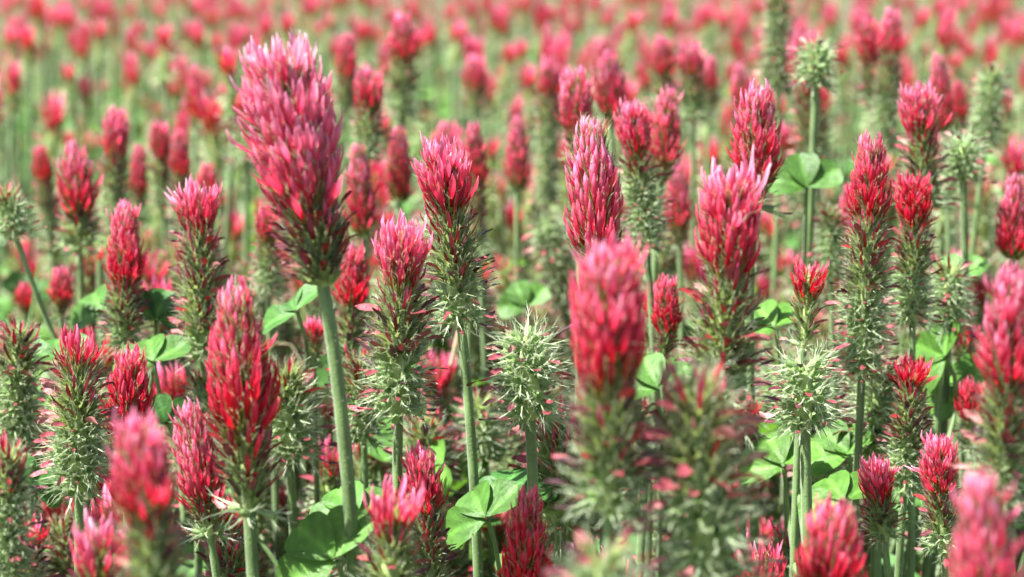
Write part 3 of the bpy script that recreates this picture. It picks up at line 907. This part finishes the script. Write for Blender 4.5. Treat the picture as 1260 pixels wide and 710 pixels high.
# the rest of the field: too many and too small to count
cal_g, fl_g, st_g = Geo(), Geo(), Geo()
far_heads = []
fr_rng = np.random.default_rng(21)
for fr, wi, hu, co in specs[:12]:
    far_heads.append(gen_head(fr_rng, 0.042, 0.019, fr, wi, hu, co, 0, dens=0.62))
for (x, y, z, L, W, px, py, w, _, kr) in rest:
    low = z < 0.37
    vi = int(fr_rng.choice([10, 11, 9, 6])) if low else int(fr_rng.choice([0, 1, 2, 3, 4, 5, 6, 7, 8, 0, 2, 8, 10]))
    sp, ca, wl, fl = far_heads[vi]
    sc = W / 0.019
    ax = norm((fr_rng.normal(0, 0.12), fr_rng.normal(0, 0.12), 1))
    R = axis_frame(ax, fr_rng.uniform(0, 6.28))
    zb = z - 0.042 * sc
    p = np.array((x, y, zb))
    mul = fr_rng.uniform(0.85, 1.15)
    fl_g.stamp(sp, R, p, sc)
    if len(ca[0]):
        cal_g.stamp(ca, R, p, sc, mul)
    if len(wl[0]):
        cal_g.stamp(wl, R, p, sc)
    for Rf, t, ln, sh, h, m_, top in fl:
        fl_g.stamp(FLORET[0][(h, sh)], R @ Rf, p + R @ t * sc, ln * sc * 1.05, m_ * mul)
    P = np.array([(x, y, -0.01), (x + fr_rng.normal(0, 0.006), y, zb * 0.5), (x, y, zb)])
    st_g.add(*tube(P, 0.0016, STEM0, STEM1, 4))
field = link('clover_field', mesh_from('clover_field', *fl_g.arrays(), M_PETAL), kind='stuff')
tag(field, 'mass of blurred pink clover in the far rows of the field', 'clover')
link('calyx_cluster', mesh_from('calyx_cluster', *cal_g.arrays(), M_CALYX), field, kind='stuff')
link('stems', mesh_from('stems', *st_g.arrays(), M_STEM), field, kind='stuff')

# ------------------------------------------------------------------ undergrowth: leaves and petioles that nobody could count
ug, us = Geo(), Geo()
ur = np.random.default_rng(5)
LT = [leaflet_tpl(k, 1) for k in range(3)]
for _ in range(11500):
    d = math.sqrt(ur.uniform(0.42 ** 2, 3.3 ** 2))
    hw = 0.25 * d + 0.22
    x = ur.uniform(-hw, hw)
    zmax = 0.25 if d < 0.62 else (0.31 if d < 0.9 else 0.318)
    z = zmax * ur.beta(2.2, 1.15)
    if z < 0.04:
        continue
    n = norm((ur.normal(-0.1, 0.45), ur.normal(-0.25, 0.45), 1))
    ref = norm(np.cross(n, (0, 1, 0.05))); ref2 = np.cross(n, ref)
    a0 = ur.uniform(0, 6.28)
    size = ur.uniform(0.010, 0.019)
    yel = ur.random() ** 2
    mul = lerp((0.9, 0.95, 1.0), (1.5, 1.32, 1.0), yel) * ur.uniform(0.8, 1.15)
    c = np.array((x, d, z))
    for q in range(3):
        a = a0 + (q - 1) * 1.25
        yv = math.cos(a) * ref2 + math.sin(a) * ref
        yv = norm(yv + n * ur.uniform(-0.25, 0.2))
        xv = norm(np.cross(yv, n)); nv = np.cross(xv, yv)
        ug.stamp(LT[q], np.stack([xv, yv, nv], 1), c, size, mul)
    if d < 1.6:
        P = np.array([(x + ur.normal(0, 0.03), d + ur.normal(0, 0.03), max(0.0, z - 0.14)), (x + ur.normal(0, 0.008), d, z - 0.05), (x, d, z)])
        us.add(*tube(P, 0.0009, STEM0 * 1.2, STEM1 * 1.05, 4))
under = link('clover_foliage', mesh_from('clover_foliage', *ug.arrays(), M_LEAF), kind='stuff')
tag(under, 'dense green clover leaves filling the gaps low between the stems', 'leaves')
# dry stalks, straw and thin green shoots between the leaves
sg = Geo()
for _ in range(3500):
    d = math.sqrt(ur.uniform(0.72 ** 2, 2.4 ** 2))
    x = ur.uniform(-0.25 * d - 0.15, 0.25 * d + 0.15)
    h = ur.uniform(0.12, 0.32)
    l = ur.uniform(0.01, 0.045)
    dr = norm((ur.normal(0, 0.5), ur.normal(0, 0.5), ur.uniform(0.3, 1.2)))
    p = np.array((x, d, h))
    cc = np.array([(0.42, 0.36, 0.22), (0.30, 0.36, 0.16), (0.16, 0.28, 0.08), (0.40, 0.20, 0.17), (0.45, 0.44, 0.30)][int(ur.integers(5))]) * ur.uniform(0.7, 1.1)
    sg.add(*tube(np.array([p, p + dr * l * 0.5 + ur.normal(0, 0.002, 3), p + dr * l]), ur.uniform(0.0003, 0.0008), cc, cc * 1.1, 3))
for _ in range(280):
    d = math.sqrt(ur.uniform(0.64 ** 2, 1.5 ** 2))
    x = ur.uniform(-0.25 * d - 0.1, 0.25 * d + 0.1)
    h = ur.uniform(0.24, 0.335)
    q = np.array((ur.normal(0, 0.02), ur.normal(0, 0.02), 0))
    P = bezier(np.array((x, d, 0.0)) - q, np.array((x, d, h * 0.4)) - q, np.array((x, d, h * 0.7)), np.array((x, d, h)), 8)
    us.add(*tube(P, ur.uniform(0.001, 0.0017), STEM0 * 1.2, STEM1 * ur.uniform(0.7, 1.1), 6))
link('dry_stalks', mesh_from('dry_stalks', *sg.arrays(), M_CALYX), under, kind='stuff')
link('petioles', mesh_from('petioles', *us.arrays(), M_STEM), under, kind='stuff')
tri = sum(len(m.polygons) for m in bpy.data.meshes)
print('TRIS', tri, 'OBJS', len(bpy.data.objects), 'hand', len(HAND), 'indiv', len(indiv), 'rest', len(rest))
